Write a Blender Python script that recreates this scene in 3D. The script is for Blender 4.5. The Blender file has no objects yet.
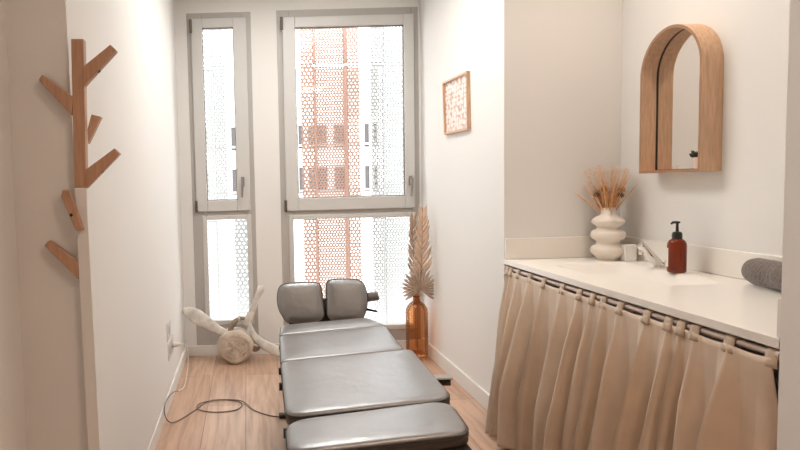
import bpy, bmesh, math, random
from mathutils import Vector, Matrix, Quaternion
PI = math.pi
SC = bpy.context.scene
COL = SC.collection
V = Vector

# ------------------------------------------------------------------ colours and materials
def lin(r, g, b):
    def f(c):
        c /= 255.0
        return c/12.92 if c <= .04045 else ((c+.055)/1.055)**2.4
    return (f(r), f(g), f(b), 1)

def mat(name, col, rough=.5, metal=0.0, spec=.5, noise=None, bump=None, coat=0.0, sheen=0.0, emit=None, trans=0.0, ior=None):
    """noise=(scale, amount, stretch) colour variation; bump=(scale, strength, stretch)"""
    m = bpy.data.materials.new(name); m.use_nodes = True
    nt = m.node_tree; b = nt.nodes['Principled BSDF']
    b.inputs['Base Color'].default_value = col
    b.inputs['Roughness'].default_value = rough
    b.inputs['Metallic'].default_value = metal
    b.inputs['Specular IOR Level'].default_value = spec
    b.inputs['Coat Weight'].default_value = coat; b.inputs['Coat Roughness'].default_value = .38
    b.inputs['Sheen Weight'].default_value = sheen
    b.inputs['Transmission Weight'].default_value = trans
    if ior: b.inputs['IOR'].default_value = ior
    if emit:
        b.inputs['Emission Color'].default_value = emit[0]; b.inputs['Emission Strength'].default_value = emit[1]
    tc = None
    if noise or bump:
        tc = nt.nodes.new('ShaderNodeTexCoord')
    if noise:
        mp = nt.nodes.new('ShaderNodeMapping'); mp.inputs['Scale'].default_value = noise[2] if len(noise) > 2 else (1, 1, 1)
        nt.links.new(tc.outputs['Object'], mp.inputs['Vector'])
        n = nt.nodes.new('ShaderNodeTexNoise'); n.inputs['Scale'].default_value = noise[0]; n.inputs['Detail'].default_value = 4
        nt.links.new(mp.outputs[0], n.inputs['Vector'])
        r = nt.nodes.new('ShaderNodeValToRGB')
        a = noise[1]
        r.color_ramp.elements[0].position = .3; r.color_ramp.elements[1].position = .7
        r.color_ramp.elements[0].color = tuple(c*(1-a) for c in col[:3])+(1,)
        r.color_ramp.elements[1].color = tuple(min(1, c*(1+a)) for c in col[:3])+(1,)
        nt.links.new(n.outputs['Fac'], r.inputs['Fac']); nt.links.new(r.outputs[0], b.inputs['Base Color'])
    if bump:
        mp = nt.nodes.new('ShaderNodeMapping'); mp.inputs['Scale'].default_value = bump[2] if len(bump) > 2 else (1, 1, 1)
        nt.links.new(tc.outputs['Object'], mp.inputs['Vector'])
        n = nt.nodes.new('ShaderNodeTexNoise'); n.inputs['Scale'].default_value = bump[0]; n.inputs['Detail'].default_value = 3
        nt.links.new(mp.outputs[0], n.inputs['Vector'])
        bp = nt.nodes.new('ShaderNodeBump'); bp.inputs['Strength'].default_value = bump[1]; bp.inputs['Distance'].default_value = .01
        nt.links.new(n.outputs['Fac'], bp.inputs['Height']); nt.links.new(bp.outputs[0], b.inputs['Normal'])
    return m

def pane_mat(name, tint=(1, 1, 1, 1), gl=.5, rough=.0):
    m = bpy.data.materials.new(name); m.use_nodes = True; nt = m.node_tree
    for n in list(nt.nodes): nt.nodes.remove(n)
    o = nt.nodes.new('ShaderNodeOutputMaterial'); t = nt.nodes.new('ShaderNodeBsdfTransparent'); g = nt.nodes.new('ShaderNodeBsdfGlossy')
    t.inputs[0].default_value = tint; g.inputs['Roughness'].default_value = rough
    f = nt.nodes.new('ShaderNodeFresnel'); f.inputs[0].default_value = 1.45
    mu = nt.nodes.new('ShaderNodeMath'); mu.operation = 'MULTIPLY'; mu.inputs[1].default_value = gl
    x = nt.nodes.new('ShaderNodeMixShader')
    nt.links.new(f.outputs[0], mu.inputs[0]); nt.links.new(mu.outputs[0], x.inputs[0])
    nt.links.new(t.outputs[0], x.inputs[1]); nt.links.new(g.outputs[0], x.inputs[2]); nt.links.new(x.outputs[0], o.inputs[0])
    return m

M = {}
M['wall'] = mat('wall_paint', lin(232, 229, 225), .85, spec=.2, bump=(60, .03))
M['trim'] = mat('trim_paint', lin(232, 228, 222), .5)
M['upvc'] = mat('window_profile', lin(206, 203, 199), .4)
M['upvc2'] = mat('window_outer_profile', lin(180, 175, 169), .45)
M['dark'] = mat('dark_rubber', lin(38, 34, 32), .5)
M['hinge'] = mat('hinge_metal', lin(105, 92, 82), .4, metal=.5)
M['steel'] = mat('brushed_steel', lin(190, 185, 180), .3, metal=.9)
M['handle'] = mat('window_handle_metal', lin(150, 142, 135), .35, metal=.5)
M['chrome'] = mat('chrome', lin(225, 222, 218), .07, metal=1)
M['pane'] = pane_mat('window_glass', gl=.3, rough=.02)
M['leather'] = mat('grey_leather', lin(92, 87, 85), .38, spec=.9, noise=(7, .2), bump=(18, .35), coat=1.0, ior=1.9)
M['side'] = mat('painted_shade_leather', lin(70, 61, 56), .45, bump=(26, .2))  # same leather as the tops, with shade painted in for the sides
M['piping'] = mat('leather_piping', lin(62, 54, 49), .45)
M['board'] = mat('black_board', lin(32, 29, 28), .55)
M['oak'] = mat('oak', lin(206, 168, 136), .5, noise=(9, .16, (12, 12, 1.2)))
M['oakd'] = mat('oak_edge', lin(160, 120, 90), .55, noise=(9, .1, (12, 12, 1.2)))
M['beech'] = mat('reddish_beech', lin(186, 144, 114), .5, noise=(10, .14, (14, 14, 1.2)))
M['beech_end'] = mat('beech_end', lin(140, 88, 54), .6)
M['stone'] = mat('worktop', lin(238, 232, 224), .28, spec=.5, noise=(3, .015))
M['cotton'] = mat('beige_cotton', lin(207, 184, 161), .5, spec=.4, noise=(14, .05), bump=(40, .12, (1, 1, .3)), sheen=.25)
M['cotton2'] = mat('beige_cotton_tab', lin(202, 180, 158), .65, spec=.3, bump=(60, .1))
M['rod'] = mat('rod_metal', lin(196, 176, 164), .35, metal=.3)
M['ceramic'] = mat('matt_ceramic', lin(234, 222, 210), .55, noise=(30, .02))
M['white'] = mat('white_plastic', lin(238, 234, 228), .4)
M['bone'] = mat('weathered_bone', lin(216, 209, 200), .75, noise=(16, .22), bump=(30, .5))
M['bonedark'] = mat('bone_brown_edge', lin(160, 138, 118), .85, noise=(20, .25), bump=(40, .8))
M['disc'] = mat('bone_disc', lin(206, 190, 173), .85, noise=(12, .20), bump=(26, .8))
M['palm'] = mat('dried_palm', lin(222, 192, 168), .75, noise=(20, .14))
M['palm2'] = mat('dried_fan_palm', lin(192, 168, 148), .8, noise=(26, .16))
M['grassd'] = mat('dried_grass', lin(226, 172, 122), .8, noise=(40, .25))
M['plume'] = mat('pale_plume', lin(226, 190, 156), .9)
M['stemd'] = mat('dried_stem', lin(170, 120, 76), .8)
M['seedd'] = mat('dark_seed_head', lin(120, 82, 58), .85)
M['towel'] = mat('grey_towel', lin(112, 100, 94), .95, sheen=.4)
M['blackp'] = mat('black_plastic', lin(24, 22, 22), .3)
M['label'] = mat('paper_label', lin(238, 228, 216), .6)
M['greenp'] = mat('succulent_leaf', lin(58, 66, 50), .6, noise=(20, .2))
M['pot'] = mat('plant_pot', lin(225, 200, 182), .6)
M['cablew'] = mat('cable_white', lin(226, 218, 206), .5)
M['cableg'] = mat('cable_grey', lin(128, 114, 102), .5)
M['salmon'] = mat('salmon_metal', lin(180, 146, 131), .6, spec=.2)
M['palegrey'] = mat('pale_grey_metal', lin(162, 162, 160), .6, spec=.2)
M['palewhite'] = mat('off_white_metal', lin(168, 170, 168), .6, spec=.2)
M['facade'] = mat('facade_render', lin(214, 210, 206), .9)
M['facade2'] = mat('facade_band', lin(150, 146, 143), .9)
M['winpane'] = mat('dark_window_pane', lin(84, 79, 78), .5, spec=.2)
M['ground'] = mat('street_paving', lin(190, 188, 184), .9)
M['car'] = mat('car_paint', lin(120, 118, 116), .3)
M['mirror'] = mat('mirror_silver', (.92, .92, .92, 1), .0, metal=1)
M['lampglow'] = mat('lamp_diffuser', (1, 1, 1, 1), .5, emit=((1, .86, .72, 1), 6))

# amber glass: thin walled, tinted
M['amber'] = pane_mat('amber_glass', lin(246, 206, 168), .8, .03)
M['amber2'] = mat('amber_bottle', lin(140, 54, 26), .06, spec=.6, trans=.75, ior=1.35)

# towel waffle bump
def waffle(m):
    nt = m.node_tree; b = nt.nodes['Principled BSDF']; tc = nt.nodes.new('ShaderNodeTexCoord')
    mp = nt.nodes.new('ShaderNodeMapping'); mp.inputs['Rotation'].default_value = (.5, .6, .4); nt.links.new(tc.outputs['Object'], mp.inputs[0])
    v = nt.nodes.new('ShaderNodeTexVoronoi'); v.inputs['Scale'].default_value = 120; nt.links.new(mp.outputs[0], v.inputs['Vector'])
    bp = nt.nodes.new('ShaderNodeBump'); bp.inputs['Strength'].default_value = .4; bp.inputs['Distance'].default_value = .004
    nt.links.new(v.outputs['Distance'], bp.inputs['Height']); nt.links.new(bp.outputs[0], b.inputs['Normal'])
    r = nt.nodes.new('ShaderNodeValToRGB'); r.color_ramp.elements[0].color = lin(72, 62, 57); r.color_ramp.elements[1].color = lin(112, 99, 92)
    r.color_ramp.elements[1].position = .7
    nt.links.new(v.outputs['Distance'], r.inputs[0]); nt.links.new(r.outputs[0], b.inputs['Base Color'])
waffle(M['towel'])

# floor planks (boards run along the depth of the room)
def floor_mat():
    m = bpy.data.materials.new('oak_planks'); m.use_nodes = True; nt = m.node_tree; b = nt.nodes['Principled BSDF']
    tc = nt.nodes.new('ShaderNodeTexCoord'); mp = nt.nodes.new('ShaderNodeMapping')
    mp.inputs['Rotation'].default_value = (0, 0, PI/2); mp.inputs['Location'].default_value = (.38, .04, 0)
    nt.links.new(tc.outputs['Object'], mp.inputs[0])
    br = nt.nodes.new('ShaderNodeTexBrick'); nt.links.new(mp.outputs[0], br.inputs['Vector'])
    br.inputs['Color1'].default_value = lin(216, 184, 160); br.inputs['Color2'].default_value = lin(202, 166, 142)
    br.inputs['Mortar'].default_value = lin(140, 106, 84); br.inputs['Scale'].default_value = 1
    br.inputs['Mortar Size'].default_value = .0016; br.inputs['Brick Width'].default_value = 1.5; br.inputs['Row Height'].default_value = .22
    br.offset = .37
    mp2 = nt.nodes.new('ShaderNodeMapping'); mp2.inputs['Scale'].default_value = (9, .8, 1); nt.links.new(tc.outputs['Object'], mp2.inputs[0])
    n = nt.nodes.new('ShaderNodeTexNoise'); n.inputs['Scale'].default_value = 3.2; n.inputs['Detail'].default_value = 7; n.inputs['Distortion'].default_value = .6
    nt.links.new(mp2.outputs[0], n.inputs['Vector'])
    r = nt.nodes.new('ShaderNodeValToRGB'); r.color_ramp.elements[0].position = .32; r.color_ramp.elements[0].color = (.68, .62, .56, 1)
    r.color_ramp.elements[1].position = .62; r.color_ramp.elements[1].color = (1.0, 1.0, 1.0, 1)
    nt.links.new(n.outputs['Fac'], r.inputs[0])
    mx = nt.nodes.new('ShaderNodeMix'); mx.data_type = 'RGBA'; mx.blend_type = 'MULTIPLY'; mx.inputs[0].default_value = .9
    nt.links.new(br.outputs['Color'], mx.inputs[6]); nt.links.new(r.outputs[0], mx.inputs[7])
    nt.links.new(mx.outputs[2], b.inputs['Base Color']); b.inputs['Roughness'].default_value = .42
    return m
M['floor'] = floor_mat()

# ------------------------------------------------------------------ helpers
def tag(o, label=None, cat=None, group=None, kind=None):
    if label: o['label'] = label
    if cat: o['category'] = cat
    if group: o['group'] = group
    if kind: o['kind'] = kind
    return o

def empty(name, loc=(0, 0, 0), rz=0):
    o = bpy.data.objects.new(name, None); COL.objects.link(o); o.location = loc; o.rotation_euler = (0, 0, rz)
    o.empty_display_size = .05
    return o

def thing(name, label, cat, loc=(0, 0, 0), rz=0, group=None):
    return tag(empty(name, loc, rz), label, cat, group)

class MB:
    """collects geometry in WORLD (or local) coordinates; build() links one mesh object"""
    def __init__(s): s.v = []; s.f = []; s.m = []
    def add(s, vs, fs, mi=0):
        k = len(s.v); s.v += [tuple(a) for a in vs]; s.f += [tuple(i+k for i in f) for f in fs]; s.m += [mi]*len(fs); return s
    def box(s, x0, x1, y0, y1, z0, z1, mi=0):
        vs = [(x, y, z) for x in (x0, x1) for y in (y0, y1) for z in (z0, z1)]
        return s.add(vs, [(0, 1, 3, 2), (4, 6, 7, 5), (0, 4, 5, 1), (2, 3, 7, 6), (0, 2, 6, 4), (1, 5, 7, 3)], mi)
    def prism_xz(s, pts, y0, y1, mi=0):
        n = len(pts); vs = [(x, y0, z) for x, z in pts]+[(x, y1, z) for x, z in pts]
        fs = [tuple(range(n)), tuple(range(2*n-1, n-1, -1))]+[(i, i+n, (i+1) % n+n, (i+1) % n) for i in range(n)]
        return s.add(vs, fs, mi)
    def tube(s, pts, r, n=8, mi=0, flat=1.0, cap=True, up=(0, 0, 1)):
        pts = [V(p) for p in pts]; N = len(pts); rs = r if isinstance(r, (list, tuple)) else [r]*N
        fl = flat if isinstance(flat, (list, tuple)) else [flat]*N
        t0 = (pts[1]-pts[0]).normalized(); u = V(up)
        if abs(t0.dot(u)) > .95: u = V((1, 0, 0)) if abs(t0.x) < .9 else V((0, 1, 0))
        a = (u-t0*t0.dot(u)).normalized(); vs = []
        for i, p in enumerate(pts):
            t = (pts[min(i+1, N-1)]-pts[max(i-1, 0)]).normalized()
            a = (a-t*t.dot(a)).normalized(); b = t.cross(a)
            for k in range(n):
                th = 2*PI*k/n; vs.append(p+a*math.cos(th)*rs[i]+b*math.sin(th)*rs[i]*fl[i])
        fs = [(i*n+k, i*n+(k+1) % n, (i+1)*n+(k+1) % n, (i+1)*n+k) for i in range(N-1) for k in range(n)]
        if cap: fs += [tuple(range(n-1, -1, -1)), tuple((N-1)*n+k for k in range(n))]
        return s.add(vs, fs, mi)
    def lathe(s, prof, c=(0, 0, 0), n=32, mi=0, cap=True, sx=1, sy=1):
        vs = [(c[0]+r*sx*math.cos(2*PI*k/n), c[1]+r*sy*math.sin(2*PI*k/n), c[2]+z) for r, z in prof for k in range(n)]
        N = len(prof)
        fs = [(i*n+k, i*n+(k+1) % n, (i+1)*n+(k+1) % n, (i+1)*n+k) for i in range(N-1) for k in range(n)]
        if cap: fs += [tuple(range(n-1, -1, -1)), tuple((N-1)*n+k for k in range(n))]
        return s.add(vs, fs, mi)
    def build(s, name, mats, parent=None, smooth=True, bevel=0, sub=0, angle=40, kind=None, origin=None):
        me = bpy.data.meshes.new(name); off = V(origin) if origin else V((0, 0, 0))
        me.from_pydata([tuple(V(v)-off) for v in s.v], [], s.f)
        for m in (mats if isinstance(mats, (list, tuple)) else [mats]): me.materials.append(m)
        me.polygons.foreach_set('material_index', s.m)
        bm = bmesh.new(); bm.from_mesh(me); bmesh.ops.recalc_face_normals(bm, faces=bm.faces); bm.to_mesh(me); bm.free()
        me.polygons.foreach_set('use_smooth', [smooth]*len(me.polygons))
        if smooth: me.set_sharp_from_angle(angle=math.radians(angle))
        o = bpy.data.objects.new(name, me); COL.objects.link(o)
        if parent:
            o.parent = parent
            # geometry was given in world space: bring it into the root's space
            root = parent; mw = Matrix.LocRotScale(root.location, root.rotation_euler, root.scale)
            while root.parent:
                root = root.parent; mw = Matrix.LocRotScale(root.location, root.rotation_euler, root.scale) @ mw
            if mw != Matrix.Identity(4):
                me.transform(mw.inverted())
        elif origin: o.location = origin
        if bevel:
            b = o.modifiers.new('bevel', 'BEVEL'); b.width = bevel; b.segments = 2; b.limit_method = 'ANGLE'; b.angle_limit = math.radians(35)
        if sub:
            q = o.modifiers.new('subsurf', 'SUBSURF'); q.levels = sub; q.render_levels = sub
        if kind: o['kind'] = kind
        return o

def struct(name, mb, m, **k): return mb.build(name, m, kind='structure', smooth=False, **k)

# ------------------------------------------------------------------ the room
H_C = 2.66
struct('floor', MB().box(-.86, 2.1, -1.7, 4.6, -.08, 0), M['floor'])
struct('ceiling', MB().box(-.86, 2.1, -1.7, 4.6, H_C, H_C+.08), M['wall'])
# left: window side wall plus the return that faces the camera (the arris leans a little)
w = MB()
w.add([(-.473, 1.70, 0), (-.49, 4.42, 0), (-.80, 4.42, 0), (-.80, 1.70, 0), (-.497, 1.70, H_C), (-.49, 4.42, H_C), (-.80, 4.42, H_C), (-.80, 1.70, H_C)],
      [(0, 1, 2, 3), (7, 6, 5, 4), (0, 4, 5, 1), (1, 5, 6, 2), (2, 6, 7, 3), (3, 7, 4, 0)])
struct('wall_left', w, M['wall'])
struct('wall_left_near', MB().box(-.82, -.658, -1.6, 1.70, 0, H_C), M['wall'])
struct('wall_rear', MB().box(-.82, 1.42, -1.7, -1.6, 0, H_C), M['wall'])
# right wall with the washing recess
struct('wall_right', MB().box(1.284, 2.04, 3.0, 4.42, 0, H_C), M['wall'])
struct('wall_alcove', MB().box(1.865, 2.04, 1.41, 3.0, 0, H_C), M['wall'])
struct('wall_right_near', MB().box(1.262, 2.04, -1.6, 1.41, 0, H_C), M['wall'])
# back wall with two tall openings
Y0, Y1 = 4.42, 4.56
W1 = (-.405, .058, .08, 2.512); W2 = (.245, 1.268, .08, 2.516)
w = MB()
w.box(-.80, W1[0], Y0, Y1, 0, H_C); w.box(W1[1], W2[0], Y0, Y1, 0, H_C); w.box(W2[1], 2.04, Y0, Y1, 0, H_C)
for a in (W1, W2):
    w.box(a[0], a[1], Y0, Y1, 0, a[2]); w.box(a[0], a[1], Y0, Y1, a[3], H_C)
struct('wall_back', w, M['wall'])
# baseboards
struct('baseboard_left', MB().box(-.492, -.476, 1.72, 4.42, 0, .085), M['trim'], bevel=.003)
struct('baseboard_right', MB().box(1.271, 1.286, 3.0, 4.42, 0, .095), M['trim'], bevel=.003)
struct('baseboard_back', MB().box(-.476, 1.271, 4.408, 4.42, 0, .078), M['trim'], bevel=.003)

def frame_ring(mb, x0, x1, z0, z1, y0, y1, wl, wr, wb, wt):
    mb.box(x0, x0+wl, y0, y1, z0, z1); mb.box(x1-wr, x1, y0, y1, z0, z1)
    mb.box(x0+wl, x1-wr, y0, y1, z0, z0+wb); mb.box(x0+wl, x1-wr, y0, y1, z1-wt, z1)
    return mb

def window(n, W, sash, glass, low, handle_x, hinge_xs):
    root = empty('window_%d' % n, (W[0], Y0, W[2])); root['kind'] = 'structure'
    f = MB()
    frame_ring(f, W[0], W[1], W[2], W[3], Y0-.004, Y0+.08, low[0]-W[0], W[1]-low[1], low[2]-W[2], W[3]-sash[3]+.012)
    f.box(low[0], low[1], Y0-.003, Y0+.08, low[3], sash[2]+.012)                       # transom
    # jambs up beside the sash are narrower: fill between lower glass and sash edge handled by sash overlap
    f.build('window_frame', M['upvc2'], root, smooth=False, bevel=.004)
    b = MB()                                                                          # glazing bead of the fixed light
    frame_ring(b, low[0]-.03, low[1]+.03, low[2]-.03, low[3]+.03, Y0-.012, Y0+.03, .034, .034, .034, .034)
    b.build('glazing_bead', M['upvc'], root, smooth=False, bevel=.003)
    s = MB()
    frame_ring(s, sash[0], sash[1], sash[2], sash[3], Y0-.024, Y0+.05, glass[0]-sash[0], sash[1]-glass[1], glass[2]-sash[2], sash[3]-glass[3])
    so = s.build('sash', M['upvc'], root, smooth=False, bevel=.005)
    MB().box(glass[0], glass[1], Y0+.018, Y0+.024, glass[2], glass[3]).build('pane', M['pane'], so, smooth=False)
    g = MB(); frame_ring(g, glass[0]-.001, glass[1]+.001, glass[2]-.001, glass[3]+.001, Y0-.010, Y0+.02, .005, .005, .005, .005)
    g.build('gasket', M['hinge'], so, smooth=False)
    MB().box(low[0], low[1], Y0+.018, Y0+.024, low[2], low[3]).build('pane', M['pane'], root, smooth=False)
    # handle: rosette, neck, lever hanging down
    hz = 1.29 if n == 1 else 1.265
    h = MB(); yb = Y0-.024
    h.box(handle_x-.013, handle_x+.013, yb-.010, yb, hz-.035, hz+.035)
    h.tube([(handle_x, yb-.008, hz+.01), (handle_x, yb-.045, hz+.01)], .009, 12)
    h.tube([(handle_x, yb-.045, hz+.018), (handle_x-.002, yb-.047, hz-.02), (handle_x-.006, yb-.05, hz-.08), (handle_x-.007, yb-.05, hz-.115)], [.011, .010, .009, .007], 10)
    h.build('handle', M['handle'], so, bevel=.002)
    for hx, z0, z1 in hinge_xs:
        q = MB(); q.tube([(hx, yb-.006, z0), (hx, yb-.006, z1)], .010, 10)
        q.build('hinge', M['hinge'], so)
    return root
window(1, W1, (-.374, .024, 1.078, 2.468), (-.294, -.072, 1.158, 2.402), (-.305, -.004, .262, 1.018), -.030, [(-.374, 2.37, 2.46), (-.374, 1.075, 1.16)])
window(2, W2, (.284, 1.232, 1.066, 2.462), (.375, 1.160, 1.157, 2.388), (.333, 1.214, .195, 1.004), 1.196, [(.281, 2.37, 2.46), (.281, 1.06, 1.145)])

# ------------------------------------------------------------------ outside
gr = MB().box(-14, 20, 4.9, 34, -3.3, -3.2)
struct('ground', gr, M['ground'])

def cell_sheet(mb, p0, p1, z0, z1, pitch, rad, mi=0):
    """perforated strip between plan points p0,p1: hexagonal cells, each with a hexagonal hole"""
    d = V(p1)-V(p0); L = d.length; d.normalize()
    n = max(1, round(L/pitch)); pit = L/n; rh = pit*.866; nz = int((z1-z0)/rh)
    nrm = V((-d.y, d.x)); th = .003
    R = pit/math.sqrt(3)
    for j in range(nz+1):
        zc = z0+rh*(j+.5)
        for i in range(n+1 if j % 2 else n):
            uc = pit*(i+(0 if j % 2 else .5))
            vs = []
            for k in range(6):
                a = PI/6+PI/3*k
                u = min(max(uc+R*math.cos(a), 0), L); vs.append((u, zc+R*math.sin(a)))
            for k in range(6):
                a = PI/6+PI/3*k
                u = min(max(uc+rad*math.cos(a), 0), L); vs.append((u, zc+rad*math.sin(a)))
            P = [(p0[0]+d.x*u, p0[1]+d.y*u, z) for u, z in vs]
            mb.add(P, [(k, (k+1) % 6, (k+1) % 6+6, k+6) for k in range(6)], mi)

def solid_strip(mb, p0, p1, z0, z1, mi=0):
    mb.add([(p0[0], p0[1], z0), (p1[0], p1[1], z0), (p1[0], p1[1], z1), (p0[0], p0[1], z1)], [(0, 1, 2, 3)], mi)

def screen(prof, mats, label, zs):
    """prof = list of (p0,p1,pitch or None, hole radius) in plan; folded sheet on a rail"""
    c = prof[0][0]
    root = thing('perforated_screen', label, 'sun screen', (c[0], c[1], zs[0][0]), 0, None)
    for zi, (z0, z1) in enumerate(zs):
        a = MB()
        for p0, p1, pit, rad, mi in prof:
            if pit: cell_sheet(a, p0, p1, z0+.008, z1-.008, pit, rad, mi)
            else: solid_strip(a, p0, p1, z0, z1, mi)
            for q in (z0, z1-.008): solid_strip(a, p0, p1, q, q+.008, mi)
        o = a.build('perforated_sheet', mats, root, smooth=False)
        so = o.modifiers.new('thick', 'SOLIDIFY'); so.thickness = .004
    root['group'] = 'perforated metal screens outside the windows'
    return root
ZS = [(-.35, .975), (.985, 2.225), (2.24, 3.5)]
screen([((.463, 5.0), (.566, 5.0), .036, .0106, 0), ((.566, 5.0), (.592, 5.03), None, 0, 0), ((.592, 5.03), (.820, 5.03), .026, .0076, 0),
        ((.820, 5.03), (.850, 5.0), None, 0, 0), ((.850, 5.0), (.945, 5.0), .036, .0106, 0)], [M['salmon']],
       'salmon pink folded perforated metal screen outside the wide window', ZS)
screen([((1.040, 5.0), (1.134, 5.0), .036, .0106, 0), ((1.134, 5.0), (1.158, 5.03), None, 0, 0), ((1.158, 5.03), (1.62, 5.03), .026, .0078, 1)],
       [M['palegrey'], M['palewhite']], 'pale grey folded perforated metal screen outside right half of the wide window', ZS)
screen([((-.62, 5.03), (-.262, 5.03), .026, .0078, 1), ((-.262, 5.03), (-.25, 5.0), None, 0, 0), ((-.25, 5.0), (-.158, 5.0), .036, .0106, 0)],
       [M['palewhite'], M['palewhite']], 'off white perforated metal screen outside the narrow left window', ZS[1:])
screen([((-.62, 5.03), (-.262, 5.03), .026, .0078, 1), ((-.262, 5.03), (-.23, 5.0), None, 0, 0), ((-.115, 5.0), (.04, 5.0), .036, .0106, 0)],
       [M['palewhite'], M['palewhite']], 'off white perforated metal screen panel outside bottom of the narrow window', ZS[:1])

# apartment building across the street
BY = 12.0
bld = thing('apartment_building', 'pale apartment building with dark windows and balconies seen across the street', 'building', (1.5, BY, -3.2))
MB().box(-7, 2.65, BY, BY+5, -3.2, 3.55).build('facade', M['facade'], bld, smooth=False)
MB().box(2.65, 9, BY+1.5, BY+6, -3.2, 1.3).build('side_wing', M['facade'], bld, smooth=False)
fl = MB()
for z in (.98, 1.12, 2.02): fl.box(-7, 2.70, BY-.05, BY, z, z+.05)
fl.build('floor_band', M['facade2'], bld, smooth=False)
lv = MB()
for k in range(11): lv.box(1.95, 2.63, BY-.06, BY, 2.62+k*.085, 2.645+k*.085)
lv.build('louvre', M['facade2'], bld, smooth=False)
for zb, zt in ((2.02, 2.45), (1.14, 1.62)):
    for x0, x1 in ((-3.4, -2.9), (-2.2, -1.7), (-1.2, -.75), (-.30, -.12), (.55, .85), (1.03, 1.16), (1.22, 1.62), (1.74, 2.02), (2.34, 2.46), (2.52, 2.62)):
        f = MB(); frame_ring(f, x0, x1, zb-.05, zt, BY-.03, BY+.02, .02, .02, .02, .02)
        wn = f.build('window', M['facade2'], bld, smooth=False)
        MB().box(x0+.02, x1-.02, BY-.012, BY+.01, zb-.03, zt-.02).build('window_glass', M['winpane'], wn, smooth=False)
# thin awning of dark drops just above the transom
rl = MB()
for z in (1.78, 1.86, 1.94): rl.tube([(2.28, BY-.5, z-.9), (2.64, BY-.5, z-.9)], .010, 6)
rl.build('balcony_rail', M['facade2'], bld)
# parked car far below the window
car = thing('parked_car', 'small grey car parked in the street beyond the wide window', 'car', (1.0, 10.2, -3.2))
c = MB()
prof = [(-1.9, .25), (-1.95, .75), (-1.2, .85), (-.7, 1.35), (.7, 1.38), (1.3, .9), (1.9, .8), (1.95, .25)]
c.prism_xz([(1.0+a, -3.2+b) for a, b in prof], 9.4, 11.0)
c.build('body', M['car'], car, smooth=False, bevel=.08)
for sx in (-1.2, 1.2):
    for yy in (9.38, 10.9):
        c = MB(); c.tube([(1.0+sx, yy, -2.9), (1.0+sx, yy+.14, -2.9)], .30, 20); c.build('wheel', M['dark'], car)

# ------------------------------------------------------------------ washing counter
worktop = thing('worktop', 'long off white worktop with moulded basin in the washing recess', 'worktop', (1.262, 1.41, .853))
def xfr(y): return 1.262+.022*(y-1.41)/1.59      # the front edge runs very slightly out of square
def wt_mesh():
    x0, x1, y0, y1, zt, zb = 1.262, 1.865, 1.412, 3.0, .853, .829
    bx, by, hx, hy = 1.575, 2.48, .175, .33
    nx, ny = 44, 90; mb = MB(); vs = []
    def h(x, y):
        dx = abs(x-bx)/hx; dy = abs(y-by)/hy
        d = (dx**6+dy**6)**(1/6.0)
        t = min(max((1.0-d)/.22, 0), 1); t = t*t*(3-2*t)
        return zt-.05*t
    for j in range(ny+1):
        for i in range(nx+1):
            y = y0+(y1-y0)*j/ny; xa = xfr(y); x = xa+(x1-xa)*i/nx; vs.append((x, y, h(x, y)))
    W = nx+1
    fs = [(j*W+i, j*W+i+1, (j+1)*W+i+1, (j+1)*W+i) for j in range(ny) for i in range(nx)]
    mb.add(vs, fs)
    # front and side edges and underside
    a0, a1 = xfr(y0), xfr(y1)
    mb.add([(a0, y0, zb), (a1, y1, zb), (a1, y1, zt), (a0, y0, zt)], [(0, 1, 2, 3)])
    mb.add([(a0, y0, zb), (a1, y1, zb), (a1+.05, y1, zb), (a0+.05, y0, zb)], [(0, 1, 2, 3)])
    return mb
wt_mesh().build('slab', M['stone'], worktop, angle=50)
tag(MB().box(1.286, 1.850, 2.982, 3.0, .8535, .958).build('upstand', M['stone'], smooth=False, bevel=.003), 'off white upstand along far end wall of the recess behind ringed vase', 'upstand', 'upstands around the worktop')
tag(MB().box(1.850, 1.865, 1.43, 3.0, .8535, .958).build('upstand', M['stone'], smooth=False, bevel=.003), 'long off white upstand on the mirror wall behind soap bottle', 'upstand', 'upstands around the worktop')
tag(MB().box(1.268, 1.850, 1.412, 1.428, .8535, .95).build('upstand', M['stone'], smooth=False, bevel=.003), 'short off white upstand beside near pillar, at right end of the worktop', 'upstand', 'upstands around the worktop')

# curtain rod
RX, RZ, RR = 1.277, .8095, .0095
rod = thing('curtain_rod', 'slim pinkish metal curtain rod under front edge of the worktop', 'curtain rod', (RX, 1.41, RZ))
MB().tube([(RX, 1.412, RZ), (RX+.02, 2.998, RZ)], RR, 14).build('rod', M['rod'], rod)
for y in (1.414, 2.985):
    xx = RX+.02*(y > 2); MB().tube([(xx, y, RZ), (xx, y+.01, RZ)], .015, 14).build('end_bracket', M['rod'], rod)

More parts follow.
